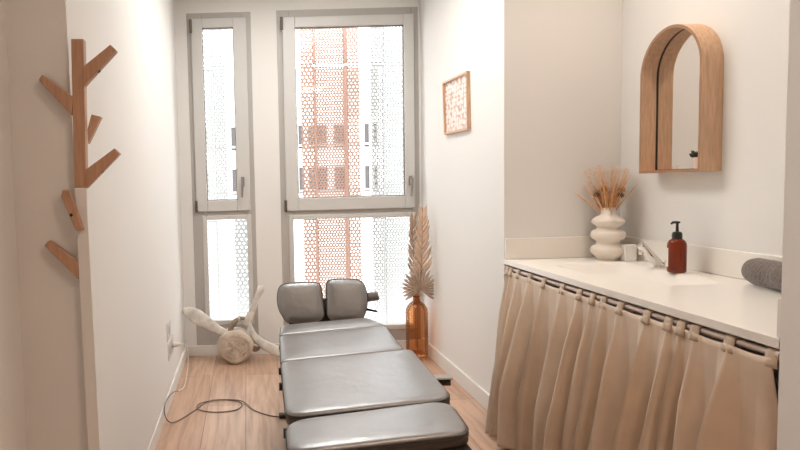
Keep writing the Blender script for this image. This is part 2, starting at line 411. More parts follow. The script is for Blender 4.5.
# curtain: fabric panel that hangs from loops
tabs = [2.965, 2.925, 2.845, 2.72, 2.585, 2.43, 2.30, 2.21, 2.14, 2.04, 1.90, 1.80, 1.745, 1.69, 1.565, 1.435]
cur = thing('curtain', 'beige cotton tab top curtain hanging in folds below the worktop', 'curtain', (RX, 1.41, 0))
random.seed(4)
def phase(y):
    # piecewise phase: integer at each tab
    t = sorted(tabs)
    if y <= t[0]: return (y-t[0])/.1
    for i in range(len(t)-1):
        if y <= t[i+1]: return i+(y-t[i])/(t[i+1]-t[i])
    return len(t)-1+(y-t[-1])/.1
def cloth_pt(y, z):
    """y: position on the rod, z height"""
    ph = phase(y); i = int(math.floor(ph)); fr = ph-i
    ts = sorted(tabs); i0 = max(0, min(i, len(ts)-2)); gap = ts[i0+1]-ts[i0]
    top = .775; t = min(max((top-z)/top, 0), 1)
    # at the top the cloth sags behind the rod between tabs; lower it makes full folds
    fold = math.cos(2*PI*ph)                         # +1 at a tab
    wide = .5+.5*min(gap/.14, 1.2)
    amp = (.006+.066*min(t*1.6, 1))*wide
    amp *= 1+.40*math.sin(i0*2.3+1.0)
    big = .018*math.sin(ph*1.55+.6)*min(t*1.5, 1)
    RXy = RX+.02*(y-1.41)/1.59
    x = RXy-.012-amp*fold*.75-big-.055*t**1.15
    # a sharper pleat ridge drawn downwards from the tab
    s = max(0, 1-abs(((fr+.5) % 1)-.5)/.16); x -= .020*s*s*min(t*4+.10, 1)
    x -= .006*math.sin(41*y+9*z)*t
    # folds drift sideways as they fall
    yy = y+.034*t*math.sin(2*PI*ph*.5)+.014*t*math.sin(2*PI*ph+1.2)+.008*math.sin(z*9+ph)*t
    fe = min(max((y-2.72)/.24, 0), 1)                # the far end of the curtain swings out into the room
    x -= .030*fe*t**1.3; yy -= .10*fe*t*fe
    ne = min(max((1.56-y)/.13, 0), 1); yy = yy*(1-ne)+y*ne
    x = min(x, RXy-.0115)
    x = x*(1-ne)+(RXy-.014+.018*ne*min(t*8, 1)-.012*t*(1-ne))*ne
    return (x, min(yy, 2.975), z)
mb = MB(); NY, NZ = 330, 44
ys = [1.428+(2.972-1.428)*j/NY for j in range(NY+1)]
vs = []
for k in range(NZ+1):
    for j in range(NY+1):
        y = ys[j]; ph = phase(y); fr = ph-math.floor(ph)
        ts = sorted(tabs); i0 = max(0, min(int(math.floor(ph)), len(ts)-2)); gap = ts[i0+1]-ts[i0]
        dip = .009*min(gap/.16, 1.0)*(math.sin(PI*fr)**.6 if 0 < fr < 1 else 0)
        z1 = .8035-dip; z0 = .012
        z = z1+(z0-z1)*(k/NZ)
        vs.append(cloth_pt(y, z))
Wd = NY+1
mb.add(vs, [(k*Wd+j, k*Wd+j+1, (k+1)*Wd+j+1, (k+1)*Wd+j) for k in range(NZ) for j in range(NY)])
o = mb.build('drape', M['cotton'], cur, angle=180)
so = o.modifiers.new('thick', 'SOLIDIFY'); so.thickness = .0025
for y in tabs:
    # loop of fabric over the rod
    hw = .019; L = []; RXy = RX+.02*(y-1.41)/1.59
    for a in range(0, 11):
        th = -PI*.05+PI*1.2*a/10
        L.append((RXy-(RR+.0035)*math.cos(th), RZ+(RR+.0035)*math.sin(th)))
    xf = cloth_pt(y, .785)[0]
    L = [(xf-.0015, .778), (xf-.0015, .790)]+L
    vs = []; n = len(L)
    for (x, z) in L:
        for s in (-1, -.33, .33, 1): vs.append((x-(.002 if abs(s) < .5 else 0), y+hw*s*(1.0+.10*math.sin(z*60)), z))
    m = MB(); m.add(vs, [(i*4+k, i*4+k+1, (i+1)*4+k+1, (i+1)*4+k) for i in range(n-1) for k in range(3)])
    t = m.build('tab', M['cotton2'], cur, angle=60); sd = t.modifiers.new('thick', 'SOLIDIFY'); sd.thickness = .002

# ------------------------------------------------------------------ mirror
mr = thing('arched_mirror', 'arch topped mirror in a deep oak hoop frame above the worktop', 'mirror', (1.88, 2.56, 1.26))
mc, mw, mz0, mzs = 2.546, .1835, 1.263, 1.690
def arch(w, z0, zs, n=28):
    p = [(mc-w, z0)]+[(mc-w*math.cos(PI*k/n), zs+w*math.sin(PI*k/n)) for k in range(n+1)]+[(mc+w, z0)]
    return p
def hoop(mb, wo, wi, x0, x1, zo, zi, mi_face=1):
    A = arch(wo, zo, mzs); B = arch(wi, zi, mzs); n = len(A)
    vs = [(x0, y, z) for y, z in A]+[(x0, y, z) for y, z in B]+[(x1, y, z) for y, z in A]+[(x1, y, z) for y, z in B]
    f0 = []; f1 = []
    for i in range(n):
        j = (i+1) % n
        f1.append((i, j, j+n, i+n)); f0.append((i+2*n, i+3*n, j+3*n, j+2*n)); f0.append((i, i+2*n, j+2*n, j)); f0.append((i+n, j+n, j+3*n, i+3*n))
    mb.add(vs, f0, 0); k = len(mb.v)-len(vs)
    mb.f += [tuple(a+k for a in f) for f in f1]; mb.m += [1]*len(f1)
h = MB(); hoop(h, mw, mw-.012, 1.780, 1.8645, mz0, mz0+.012)
h.build('frame', [M['oak'], M['oakd']], mr, angle=35)
g = MB(); P = arch(mw-.0125, mz0+.0125, mzs); n = len(P)
g.add([(1.850, y, z) for y, z in P]+[(1.856, y, z) for y, z in P], [tuple(range(n)), tuple(range(2*n-1, n-1, -1))]+[(i, (i+1) % n, (i+1) % n+n, i+n) for i in range(n)])
g.build('mirror_glass', M['mirror'], mr, smooth=False)
g = MB(); hoop(g, mw-.0118, mw-.0132, 1.8455, 1.8515, mz0+.0118, mz0+.0145)
g.build('seal', [M['dark'], M['dark']], mr)
# succulent on the mirror ledge
su = thing('potted_succulent', 'small dark green succulent in a pale pot standing inside the mirror frame', 'plant', (1.812, 2.402, 1.2755))
MB().lathe([(.0, 0), (.020, 0), (.025, .045), (.022, .045), (.019, .035), (0, .035)], (1.812, 2.402, 1.2755), 20, cap=False).build('pot', M['pot'], su)
lf = MB(); random.seed(3)
for k in range(17):
    a = k*2.4; e = .15+.07*(k % 8); c0 = V((1.812, 2.402, 1.316))
    d = V((math.cos(a)*math.cos(e), math.sin(a)*math.cos(e), math.sin(e)))
    L = .038 if d.x < .5 else .022
    lf.tube([c0, c0+d*L*.5+V((0, 0, .002)), c0+d*L*.85+V((0, 0, .007)), c0+d*L+V((0, 0, .012))], [.003, .007, .006, .001], 6, flat=.5)
lf.build('leaves', M['greenp'], su)

# ------------------------------------------------------------------ things on the worktop
ZT = .8535
vx, vy = 1.738, 2.888
va = thing('ringed_vase', 'cream ceramic vase of three stacked bulging rings on the worktop', 'vase', (vx, vy, ZT))
pr = [(0, 0), (.050, 0), (.053, .010), (.068, .022), (.0795, .034), (.0805, .052), (.076, .062), (.058, .072), (.052, .082), (.056, .092), (.074, .102), (.080, .112), (.080, .128), (.074, .138), (.056, .147), (.050, .155),
      (.056, .164), (.070, .172), (.077, .182), (.074, .194), (.058, .206), (.040, .214), (.034, .224), (.034, .245), (.037, .251), (.033, .252), (.030, .245), (.030, .22), (.02, .2), (0, .2)]
MB().lathe([(r*.92, z) for r, z in pr], (vx, vy, ZT), 40, cap=False).build('body', M['ceramic'], va, angle=60)
# dried bouquet
random.seed(11)
bq = thing('dried_bouquet', 'dried orange brown grasses and pale plumes standing in the ringed vase', 'dried flowers', (vx, vy, ZT+.21))
mb = MB()
c0 = V((vx, vy, ZT+.205))
def blade(mb, a, tilt, L, wd, twist, bend=.2):
    d = V((math.cos(a)*math.sin(tilt), math.sin(a)*math.sin(tilt), math.cos(tilt)))
    side = d.cross(V((math.cos(a+twist), math.sin(a+twist), .2))).normalized()
    root = c0+V((math.cos(a), math.sin(a), 0))*.014
    vs = []; n = 6
    for i in range(n+1):
        t = i/n; p = root+d*L*t+V((math.cos(a), math.sin(a), -.3))*(bend*L*t*t)*.5
        w_ = wd*math.sin(PI*min(1, .15+.85*t))**.8 if t > 0 else wd*.3
        vs += [p-side*w_*.5, p+side*w_*.5]
    mb.add(vs, [(2*i, 2*i+1, 2*i+3, 2*i+2) for i in range(n)])
for k in range(80):
    blade(mb, random.uniform(0, 2*PI), abs(random.gauss(0, .30))+.04, random.uniform(.12, .24), random.uniform(.004, .010), random.uniform(-1, 1))
tag(mb.build('grass_blades', M['grassd'], bq), kind='stuff')
for k in range(9):
    a = k*.7+.3; t = .45+.25*((k*7) % 5)/5; L = .075+.02*(k % 3)
    d = V((math.cos(a)*math.sin(t), math.sin(a)*math.sin(t), math.cos(t)))
    m = MB(); e = c0+V((0, 0, .03))+d*L; m.tube([c0, e], .0012, 5)
    for q in range(16):
        b = 2.4*q; el = math.acos(1-1.8*(q+.5)/16)
        dd = V((math.sin(el)*math.cos(b), math.sin(el)*math.sin(b), math.cos(el)))
        m.tube([e, e+dd*.010, e+dd*.019], [.0028, .0035, .0005], 5)
    m.build('seed_head', [M['grassd'], M['seedd'], M['stemd']][k % 3], bq)
for k in range(11):
    a = -1.2+.50*k; t = .16+.045*(k*5 % 9)
    d = V((math.cos(a)*math.sin(t), math.sin(a)*math.sin(t)*.6, math.cos(t)))
    m = MB(); L = .235; m.tube([c0, c0+d*L*.5, c0+d*L+V((.012, 0, 0))], .001, 5)
    for q in range(170):
        s = random.uniform(.42, 1.05); p = c0+d*L*s
        r_ = V((random.gauss(0, 1), random.gauss(0, 1), random.gauss(.5, .6))).normalized()*random.uniform(.010, .024)
        m.add([p, p+r_+V((.0011, 0, 0)), p+r_-V((.0011, 0, .001))], [(0, 1, 2)])
    m.build('plume', M['plume'], bq)
# white block
tag(MB().box(1.770, 1.822, 2.80, 2.84, ZT, ZT+.078).build('white_block', M['white'], smooth=False, bevel=.003), 'small plain off white block between vase and tap', 'block')
# tap
fx, fy = 1.79, 2.59
fa = thing('mixer_tap', 'chrome basin tap with slanting body and thin side lever', 'tap', (fx, fy, ZT))
MB().lathe([(0, 0), (.026, 0), (.026, .006), (.021, .010), (0, .010)], (fx, fy, ZT), 24, cap=False).build('base', M['chrome'], fa)
tip = V((fx-.098, fy-.01, ZT+.103)); bs = V((fx, fy, ZT+.004))
m = MB(); m.tube([bs+V((.004, 0, 0)), bs+(tip-bs)*.12, bs+(tip-bs)*.9, tip], [.019, .0195, .0185, .015], 20)
m.build('body', M['chrome'], fa, bevel=.002)
m = MB(); q = bs+(tip-bs)*.90; m.tube([q, q+V((-.006, 0, -.022)), q+V((-.004, 0, -.034))], [.010, .009, .009], 14)
m.build('spout', M['chrome'], fa)
q = bs+(tip-bs)*.08; m = MB(); m.tube([q+V((.012, -.012, .0)), q+V((.014, -.030, .030)), q+V((.018, -.034, .052))], [.004, .0035, .003], 8)
m.build('lever', M['chrome'], fa)
m = MB(); m.tube([bs+(tip-bs)*.05+V((-.017, 0, -.004)), bs+(tip-bs)*.05+V((-.04, 0, .012)), bs+(tip-bs)*.1+V((-.05, 0, .045))][:2], [.012, .006], 10)
# soap bottle
sx_, sy_ = 1.758, 2.45
sb = thing('soap_bottle', 'amber soap bottle with a black pump and white side label', 'soap dispenser', (sx_, sy_, ZT))
MB().lathe([(0, 0), (.030, 0), (.0335, .004), (.034, .010), (.034, .108), (.033, .119), (.028, .130), (.019, .137), (.015, .140), (.015, .150), (0, .150)], (sx_, sy_, ZT), 36, cap=False).build('bottle', M['amber2'], sb)
m = MB(); R_ = .0344; vs = []; n = 14
for i in range(n+1):
    a = math.radians(155+110*i/n)-.55
    for z in (.022, .100): vs.append((sx_+R_*math.cos(a), sy_+R_*math.sin(a), ZT+z))
m = MB()
vs = []
for i in range(n+1):
    a = math.radians(92+86*i/n)
    for z in (.022, .100): vs.append((sx_+R_*math.cos(a), sy_+R_*math.sin(a), ZT+z))
m.add(vs, [(2*i, 2*i+1, 2*i+3, 2*i+2) for i in range(n)]); m.build('label', M['label'], sb)
m = MB(); m.lathe([(0, .138), (.018, .138), (.0185, .158), (.014, .166), (.006, .168), (.0045, .200), (.010, .201), (.010, .209), (0, .210)], (sx_, sy_, ZT), 20, cap=False)
m.tube([(sx_, sy_, ZT+.205), (sx_-.026, sy_-.010, ZT+.206), (sx_-.034, sy_-.013, ZT+.200)], [.006, .005, .0035], 8)
m.build('pump', M['blackp'], sb)
# rolled towel
tw = thing('rolled_towel', 'dark grey waffle towel rolled up at right end of worktop', 'towel', (1.80, 2.1, ZT))
def roll(cx, cz, y0, y1, R, turns=2.6):
    vs = []; n = 72; outer = []
    def prof(t):
        a = 2*PI*turns*t; r = R*(.18+.82*(t*turns+.0)/turns); r = R*(.15+.85*t); return a, r
    ring = []
    for i in range(n+1):
        a, r = prof(i/n); ring.append((r*math.cos(a+.7), r*math.sin(a+.7)))
    th = R*.85/turns*.80
    inn = []
    for i in range(n+1):
        a, r = prof(i/n); r2 = max(r-th, .001); inn.append((r2*math.cos(a+.7), r2*math.sin(a+.7)))
    mb = MB(); ny = 14; N = n+1
    for (k, yv) in enumerate([y0+(y1-y0)*j/ny for j in range(ny+1)]):
        e = min(k, ny-k); sc = 1-.10*max(0, 1-e/1.5)**2
        wob = 1+.035*math.sin(k*1.3)
        for ringset in (ring, inn):
            for (x, z) in ringset: vs.append((cx+x*sc*wob, yv, cz+z*sc*(1+.02*math.sin(k*2.1))))
    fs = []
    for k in range(ny):
        a = k*2*N; b = (k+1)*2*N
        for i in range(n):
            fs.append((a+i, a+i+1, b+i+1, b+i)); fs.append((a+N+i, b+N+i, b+N+i+1, a+N+i+1))
        fs.append((a+n, a+N+n, b+N+n, b+n))
    for k, fl_ in ((0, 0), (ny, 1)):
        a = k*2*N
        for i in range(n): fs.append((a+i, a+N+i, a+N+i+1, a+i+1))
    mb.add(vs, fs); return mb
tb = roll(0, 0, -.16, .16, .053)
to = tb.build('roll', M['towel'], None, angle=70)
to.parent = tw; to.location = (0, 0, .054); to.rotation_euler = (0, 0, math.radians(-9))
tw.location = (1.778, 1.965, ZT)
# ------------------------------------------------------------------ framed print on the right wall
pf = thing('framed_print', 'slim wooden framed print with painted screen reflection hanging on right wall', 'picture', (1.284, 3.66, 1.71))
def tilt(y, z): return (y, z)
q = [(3.875, 1.880), (3.452, 1.874), (3.440, 1.542), (3.848, 1.548)]
def inset(q, d):
    cy = sum(a for a, b in q)/4; cz = sum(b for a, b in q)/4
    return [(cy+(a-cy)*(1-d/.2), cz+(b-cz)*(1-d/.165)) for a, b in q]
I = inset(q, .011)
vs = [(1.284, y, z) for y, z in q]+[(1.262, y, z) for y, z in q]+[(1.262, y, z) for y, z in I]+[(1.284, y, z) for y, z in I]
fs = []
for i in range(4):
    j = (i+1) % 4
    fs += [(i, j, j+4, i+4), (i+4, j+4, j+8, i+8), (i+8, j+8, j+12, i+12)]
m = MB(); m.add(vs, fs); m.build('frame', M['oak'], pf, smooth=False)
def reflection_print_mat():  # speckle paints in the glazing's reflection of the perforated screens
    m = bpy.data.materials.new('painted_reflection_print'); m.use_nodes = True; nt = m.node_tree; b = nt.nodes['Principled BSDF']
    tc = nt.nodes.new('ShaderNodeTexCoord'); v = nt.nodes.new('ShaderNodeTexVoronoi'); v.inputs['Scale'].default_value = 34; v.inputs['Randomness'].default_value = .45
    nt.links.new(tc.outputs['Object'], v.inputs['Vector'])
    r = nt.nodes.new('ShaderNodeValToRGB'); r.color_ramp.elements[0].position = .58; r.color_ramp.elements[0].color = lin(250, 240, 234)
    r.color_ramp.elements[1].position = .70; r.color_ramp.elements[1].color = lin(214, 172, 150)
    nt.links.new(v.outputs['Distance'], r.inputs[0]); nt.links.new(r.outputs[0], b.inputs['Base Color'])
    b.inputs['Roughness'].default_value = .5
    return m
I2 = inset(q, .0105)
m = MB(); m.add([(1.276, y, z) for y, z in I2], [(0, 1, 2, 3)]); po = m.build('print', reflection_print_mat(), pf, smooth=False)
m = MB(); m.add([(1.270, y, z) for y, z in I2], [(0, 1, 2, 3)]); m.build('glazing', M['pane'], pf, smooth=False)

# ------------------------------------------------------------------ sockets and cable
WX = -.4895
for k, (y0, y1, z0, z1, lb) in enumerate([(3.40, 3.56, .375, .475, 'upper white wall socket plate low on left wall'), (3.42, 3.66, .255, .355, 'lower white wall socket plate with the cable plugged in')]):
    s = thing('wall_socket', lb, 'socket', (WX, (y0+y1)/2, z0), 0, 'wall sockets low on the left wall')
    MB().box(WX-.002, WX+.010, y0, y1, z0, z1).build('cover_plate', M['upvc'], s, smooth=False, bevel=.003)
    ncent = 1 if k == 0 else 2
    for c in range(ncent):
        yc = y0+(y1-y0)*(c+.5)/ncent
        mm = MB(); mm.tube([(WX+.009, yc, (z0+z1)/2), (WX+.0115, yc, (z0+z1)/2)], .024, 24); mm.build('socket_face', M['upvc2'], s)
def bez(pts, n=6):
    P = [V(p) for p in pts]; out = []
    for i in range(len(P)-1):
        a = P[max(i-1, 0)]; b = P[i]; c = P[i+1]; d = P[min(i+2, len(P)-1)]
        for k in range(n):
            t = k/n
            out.append(.5*((2*b)+(c-a)*t+(2*a-5*b+4*c-d)*t*t+(3*b-a-3*c+d)*t**3))
    return out+[P[-1]]
cb = thing('power_cable', 'looped power cable running from wall socket over floor to treatment table', 'cable', (-.44, 3.6, 0))
pw = [(-.462, 3.60, .305), (-.435, 3.62, .305), (-.405, 3.66, .28), (-.395, 3.68, .20), (-.405, 3.68, .10), (-.42, 3.62, .035), (-.445, 3.52, .045)]
pg = [(-.445, 3.52, .045), (-.463, 3.38, .080), (-.466, 3.13, .115), (-.466, 3.10, .060), (-.440, 3.12, .012), (-.395, 3.177, .004), (-.327, 3.308, .004), (-.26, 3.445, .004), (-.167, 3.466, .004), (-.086, 3.43, .004), (-.062, 3.366, .004),
      (-.101, 3.291, .004), (-.205, 3.269, .004), (-.292, 3.298, .006), (-.319, 3.353, .009), (-.289, 3.415, .009), (-.18, 3.452, .009), (-.064, 3.420, .009), (.004, 3.284, .005), (.09, 3.2, .004), (.15, 3.178, .004), (.22, 3.16, .008)]
MB().tube(bez(pw), .0036, 8).build('white_lead', M['cablew'], cb)
MB().tube(bez(pg), .0033, 8).build('grey_lead', M['cableg'], cb)
m = MB(); m.tube([(WX+.0125, 3.60, .305), (-.452, 3.602, .305), (-.436, 3.612, .305)], [.017, .015, .007], 14); m.build('plug', M['cablew'], cb)
m = MB(); m.box(.14, .185, 3.155, 3.195, 0, .022); m.build('connector', M['dark'], cb, smooth=False, bevel=.005)

# ------------------------------------------------------------------ treatment table
tt = thing('treatment_table', 'dark grey leather treatment table in four cushion sections with split headrest', 'treatment table', (.4, 2.4, 0))
def pad(name, FL, FR, NR, NL, th, rc, crown=.006, back_only=False, bev=.012, mat_=None, parent=tt, rfn=None):
    """rounded-corner cushion; corners are 3-D points (far-left, far-right, near-right, near-left)"""
    FL, FR, NR, NL = map(V, (FL, FR, NR, NL))
    Wd = ((FR-FL).length+(NR-NL).length)/2; Ln = ((FL-NL).length+(FR-NR).length)/2
    up = (FR-FL).cross(FL-NL).normalized()
    rf, rn = rc
    out = []                                            # outline in (u,v) metres, counter-clockwise from near-left
    def corner(cx, cy, a0, r):
        for k in range(7):
            a = a0+PI/2*k/6; out.append((cx+r*math.cos(a), cy+r*math.sin(a)))
    corner(rn, rn, PI, rn); corner(Wd-rn, rn, 1.5*PI, rn); corner(Wd-rf, Ln-rf, 0, rf); corner(rf, Ln-rf, PI/2, rf)
    # subdivide straight runs
    o2 = []
    for i, p in enumerate(out):
        q = out[(i+1) % len(out)]; o2.append(p); L = math.hypot(q[0]-p[0], q[1]-p[1]); n = int(L/.06)
        for k in range(1, n): o2.append((p[0]+(q[0]-p[0])*k/n, p[1]+(q[1]-p[1])*k/n))
    out = o2; N = len(out)
    def mp(u, v, h):
        s = u/Wd; t = v/Ln
        return (NL*(1-s)+NR*s)*(1-t)+(FL*(1-s)+FR*s)*t+up*h
    def off(d):
        cx, cy = Wd/2, Ln/2; r = []
        for (u, v) in out:
            uu = cx+(u-cx)*(1-2*d/Wd); vv = cy+(v-cy)*(1-2*d/Ln); r.append((uu, vv))
        return r
    rings = [(bev*.5, -th), (0, -th+bev*.5), (0, -bev), (bev*.3, -bev*.3), (bev, 0), (bev*2.6, crown*.6)]
    mb = MB(); vs = []
    for d, h in rings: vs += [mp(u, v, h) for u, v in off(d)]
    cx, cy = Wd/2, Ln/2
    for sc in (.66, .33):
        base = off(bev*2.6); vs += [mp(cx+(u-cx)*sc, cy+(v-cy)*sc, crown*(1.25-.4*sc)) for u, v in base]
    vs.append(mp(cx, cy, crown*1.25)); R = len(rings)+2
    fs = [(r*N+k, r*N+(k+1) % N, (r+1)*N+(k+1) % N, (r+1)*N+k) for r in range(R-1) for k in range(N)]
    fs += [((R-1)*N+k, (R-1)*N+(k+1) % N, R*N) for k in range(N)]; fs.append(tuple(range(N-1, -1, -1)))
    mb.add(vs, fs)
    for q in list(range(2*N))+[len(fs)-1]: mb.m[q] = 1  # lower sides and underside take the leather with painted shade
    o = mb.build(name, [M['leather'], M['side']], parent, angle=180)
    # two rows of piping around the side
    pm = MB()
    for h in (-bev*.95, -bev*.95-.012):
        loop = [mp(u, v, h) for u, v in off(-.0012)]; pm.tube(loop+[loop[0], loop[1]], .0022, 5, cap=False)
    pm.build('piping', M['piping'], o)
    return o, mp, Wd, Ln
def zl(x, z0=.49, k=.035/.55, x0=.12): return z0+(x-x0)*k
def c3(x, y, dz=0): return (x, y, zl(x)+dz)
pad('neck_cushion', c3(.166, 3.250), c3(.643, 3.244), c3(.694, 3.050), c3(.148, 3.042), .045, (.03, .012))
pad('chest_cushion', c3(.147, 3.020), c3(.692, 3.025), c3(.668, 2.596), c3(.126, 2.575), .05, (.012, .012))
pad('hip_cushion', c3(.126, 2.563), c3(.700, 2.582), c3(.678, 1.985), c3(.108, 1.952), .052, (.014, .06))
pad('foot_cushion', c3(.105, 1.915), c3(.660, 1.972), c3(.638, 1.712), c3(.095, 1.680), .052, (.07, .05), bev=.014)
# boards below the cushions
def slab(x0, x1, y0, y1, dz0, dz1, name, m_):
    vs = [(x, y, zl(x)+d) for d in (dz0, dz1) for x, y in ((x0, y0), (x1, y0), (x1, y1), (x0, y1))]
    b = MB(); b.add(vs, [(0, 1, 2, 3), (4, 5, 6, 7), (0, 1, 5, 4), (1, 2, 6, 5), (2, 3, 7, 6), (3, 0, 4, 7)]); return b.build(name, m_, tt, smooth=False, bevel=.004)
slab(.155, .64, 3.05, 3.23, -.062, -.044, 'section_board', M['board'])
slab(.14, .665, 2.60, 3.01, -.070, -.049, 'section_board', M['board'])
slab(.125, .665, 2.0, 2.56, -.072, -.051, 'section_board', M['board'])
slab(.115, .635, 1.70, 1.94, -.105, -.051, 'section_board', M['board'])
for x in (.175, .60):
    slab(x-.02, x+.02, 1.75, 3.2, -.115, -.07, 'side_rail', M['board'])
slab(.19, .59, 2.0, 2.05, -.115, -.073, 'cross_rail', M['board']); slab(.19, .59, 2.95, 3.0, -.115, -.073, 'cross_rail', M['board'])
MB().box(.24, .54, 2.2, 2.85, .10, .405).build('column', M['board'], tt, smooth=False, bevel=.01)
MB().box(.20, .58, 2.0, 3.08, .0, .10).build('base', M['board'], tt, smooth=False, bevel=.015)
for (x, y) in ((.142, 2.683), (.132, 2.475), (.122, 1.997), (.108, 1.80)):
    m = MB(); m.tube([(x+.05, y, zl(x)-.082), (x+.006, y, zl(x)-.082)], .006, 8); m.tube([(x+.006, y, zl(x)-.082), (x-.020, y, zl(x)-.082)], .017, 12)
    m.build('knob', M['blackp'], tt)
m = MB(); m.tube([(.60, 2.50, .42), (.76, 2.49, .415), (.775, 2.485, .408), (.832, 2.468, .410)], [.012, .014, .024, .020], 12, flat=.65, up=(0, 1, 0))
lvv = m.build('side_lever', M['dark'], tt)
m = MB(); m.box(.765, .836, 2.450, 2.500, .426, .436); m.build('lever_plate', M['steel'], lvv, smooth=False, bevel=.004)
# split headrest, nearly upright
def hpad(x0, x1, mirror, name='headrest_cushion'):
    """outline in (x,z) with rounded corners and an inner-slanted lower outer corner"""
    z0, z1 = .475, (.702 if mirror else .690)
    if not mirror: P = [(x0+.052, z0-.006), (x1+.002, z0-.006), (x1-.002, z0+.1), (x1-.010, z1-.02), (x1-.028, z1+.002), (x0+.10, z1+.003), (x0+.026, z1-.004), (x0-.001, z1-.040), (x0-.004, z0+.085), (x0+.030, z0+.022)]
    else: P = [(x0, z0-.006), (x1-.034, z0-.006), (x1-.014, z0+.020), (x1+.012, z0+.085), (x1+.008, z1-.045), (x1-.022, z1-.004), (x1-.09, z1+.003), (x0+.030, z1+.003), (x0+.006, z1-.018), (x0+.002, z0+.1)]
    # smooth closed outline
    pts = P
    for _ in range(3):
        pts = [((1-w_)*pts[i][0]+w_*pts[(i+1) % len(pts)][0], (1-w_)*pts[i][1]+w_*pts[(i+1) % len(pts)][1]) for i in range(len(pts)) for w_ in (.25, .75)]
    cx = sum(p[0] for p in pts)/len(pts); cz = sum(p[1] for p in pts)/len(pts); N = len(pts)
    lean = .28
    def mp(x, z, h): return (x, 3.36+(z-z0)*lean-h, z)
    mb = MB(); vs = []
    for sc, h in ((.96, -.055), (1, -.045), (1, -.012), (.98, -.003), (.94, .002), (.65, .008), (.33, .010)):
        vs += [mp(cx+(x-cx)*sc, cz+(z-cz)*sc, h) for x, z in pts]
    vs.append(mp(cx, cz, .010)); R = 7
    fs = [(r*N+k, r*N+(k+1) % N, (r+1)*N+(k+1) % N, (r+1)*N+k) for r in range(R-1) for k in range(N)]
    fs += [((R-1)*N+k, (R-1)*N+(k+1) % N, R*N) for k in range(N)]+[tuple(range(N))]
    mb.add(vs, fs); o = mb.build(name, M['leather'], tt, angle=180)
    pm = MB(); lp = [mp(cx+(x-cx)*1.004, cz+(z-cz)*1.004, -.012) for x, z in pts]; pm.tube(lp+[lp[0], lp[1]], .003, 5, cap=False); pm.build('piping', M['piping'], o)
hpad(.160, .421, False); hpad(.434, .662, True)
MB().box(.22, .62, 3.40, 3.415, .44, .60).build('headrest_plate', M['board'], tt, smooth=False, bevel=.004)
for x in (.30, .54):
    m = MB(); m.tube([(x, 3.15, .41), (x, 3.38, .425), (x, 3.41, .50)], .012, 10)
    m.build('headrest_arm', M['steel'], tt)
m = MB(); m.tube([(.64, 3.44, .585), (.69, 3.42, .60), (.735, 3.40, .610)], [.024, .028, .027], 12, flat=.42, up=(0, 0, 1)); m.build('arm_paddle', M['leather'], tt)
m = MB(); m.tube([(.62, 3.43, .53), (.68, 3.41, .528), (.725, 3.39, .520)], [.006, .008, .006], 8, flat=.6); m.build('headrest_lever', M['blackp'], tt)

# ------------------------------------------------------------------ whale vertebra
vb = thing('whale_vertebra', 'large pale whale vertebra with three long processes standing on floor by window', 'bone', (-.115, 4.12, 0))
def skinny(pts, r, fl, n=14, up=(0, 0, 1)): 
    q = bez(pts, 5); N = len(q)
    def itp(a):
        out = []
        for i in range(N):
            t = i/(N-1)*(len(a)-1); k = min(int(t), len(a)-2); out.append(a[k]+(a[k+1]-a[k])*(t-k))
        return out
    return q, itp(r), itp(fl)
m = MB()                                           # centrum: waisted drum facing the camera
cx, cz = -.114, .118; n = 40; prof = [(.0, -.004), (.05, -.008), (.09, -.002), (.108, .004), (.116, .018), (.110, .05), (.102, .08), (.108, .12), (.112, .14), (.10, .15), (0, .15)]
vs = []
random.seed(7)
wob = [1+.025*math.sin(3*2*PI*k/n+.5)+.015*math.sin(7*2*PI*k/n) for k in range(n)]
for r, y in prof:
    for k in range(n):
        a = 2*PI*k/n; rr = r*wob[k]
        vs.append((cx+rr*1.09*math.cos(a), 4.07+y+.006*math.sin(5*a)*(r/.1), cz+rr*1.0*math.sin(a)))
N = len(prof); fs = [(i*n+k, i*n+(k+1) % n, (i+1)*n+(k+1) % n, (i+1)*n+k) for i in range(N-1) for k in range(n)]
fs2 = [i for i in fs]
zmin = min(v[2] for v in vs); vs = [(x, y, z-zmin+.001) for x, y, z in vs]
m.add(vs, fs2); co = m.build('centrum', M['disc'], vb, angle=180)
# growth rings on the worn face
m = MB()
for rr, ph in ((.088, 0), (.062, .8), (.036, 1.9), (.016, 3)):
    lp = [(cx+rr*1.09*(1+.07*math.sin(2*a+ph))*math.cos(a), 4.07-.007, cz+rr*1.0*(1+.06*math.sin(3*a+ph))*math.sin(a)) for a in [2*PI*k/40 for k in range(42)]]
    m.tube(lp, .0025, 6, cap=False)
m.build('growth_rings', M['disc'], co)
def proc(name, pts, r, fl, m_=None, up=(0, 0, 1)):
    q, rr, ff = skinny(pts, r, fl); mb = MB(); mb.tube(q, rr, 16, flat=ff, up=up)
    return mb.build(name, m_ or M['bone'], vb, angle=180)
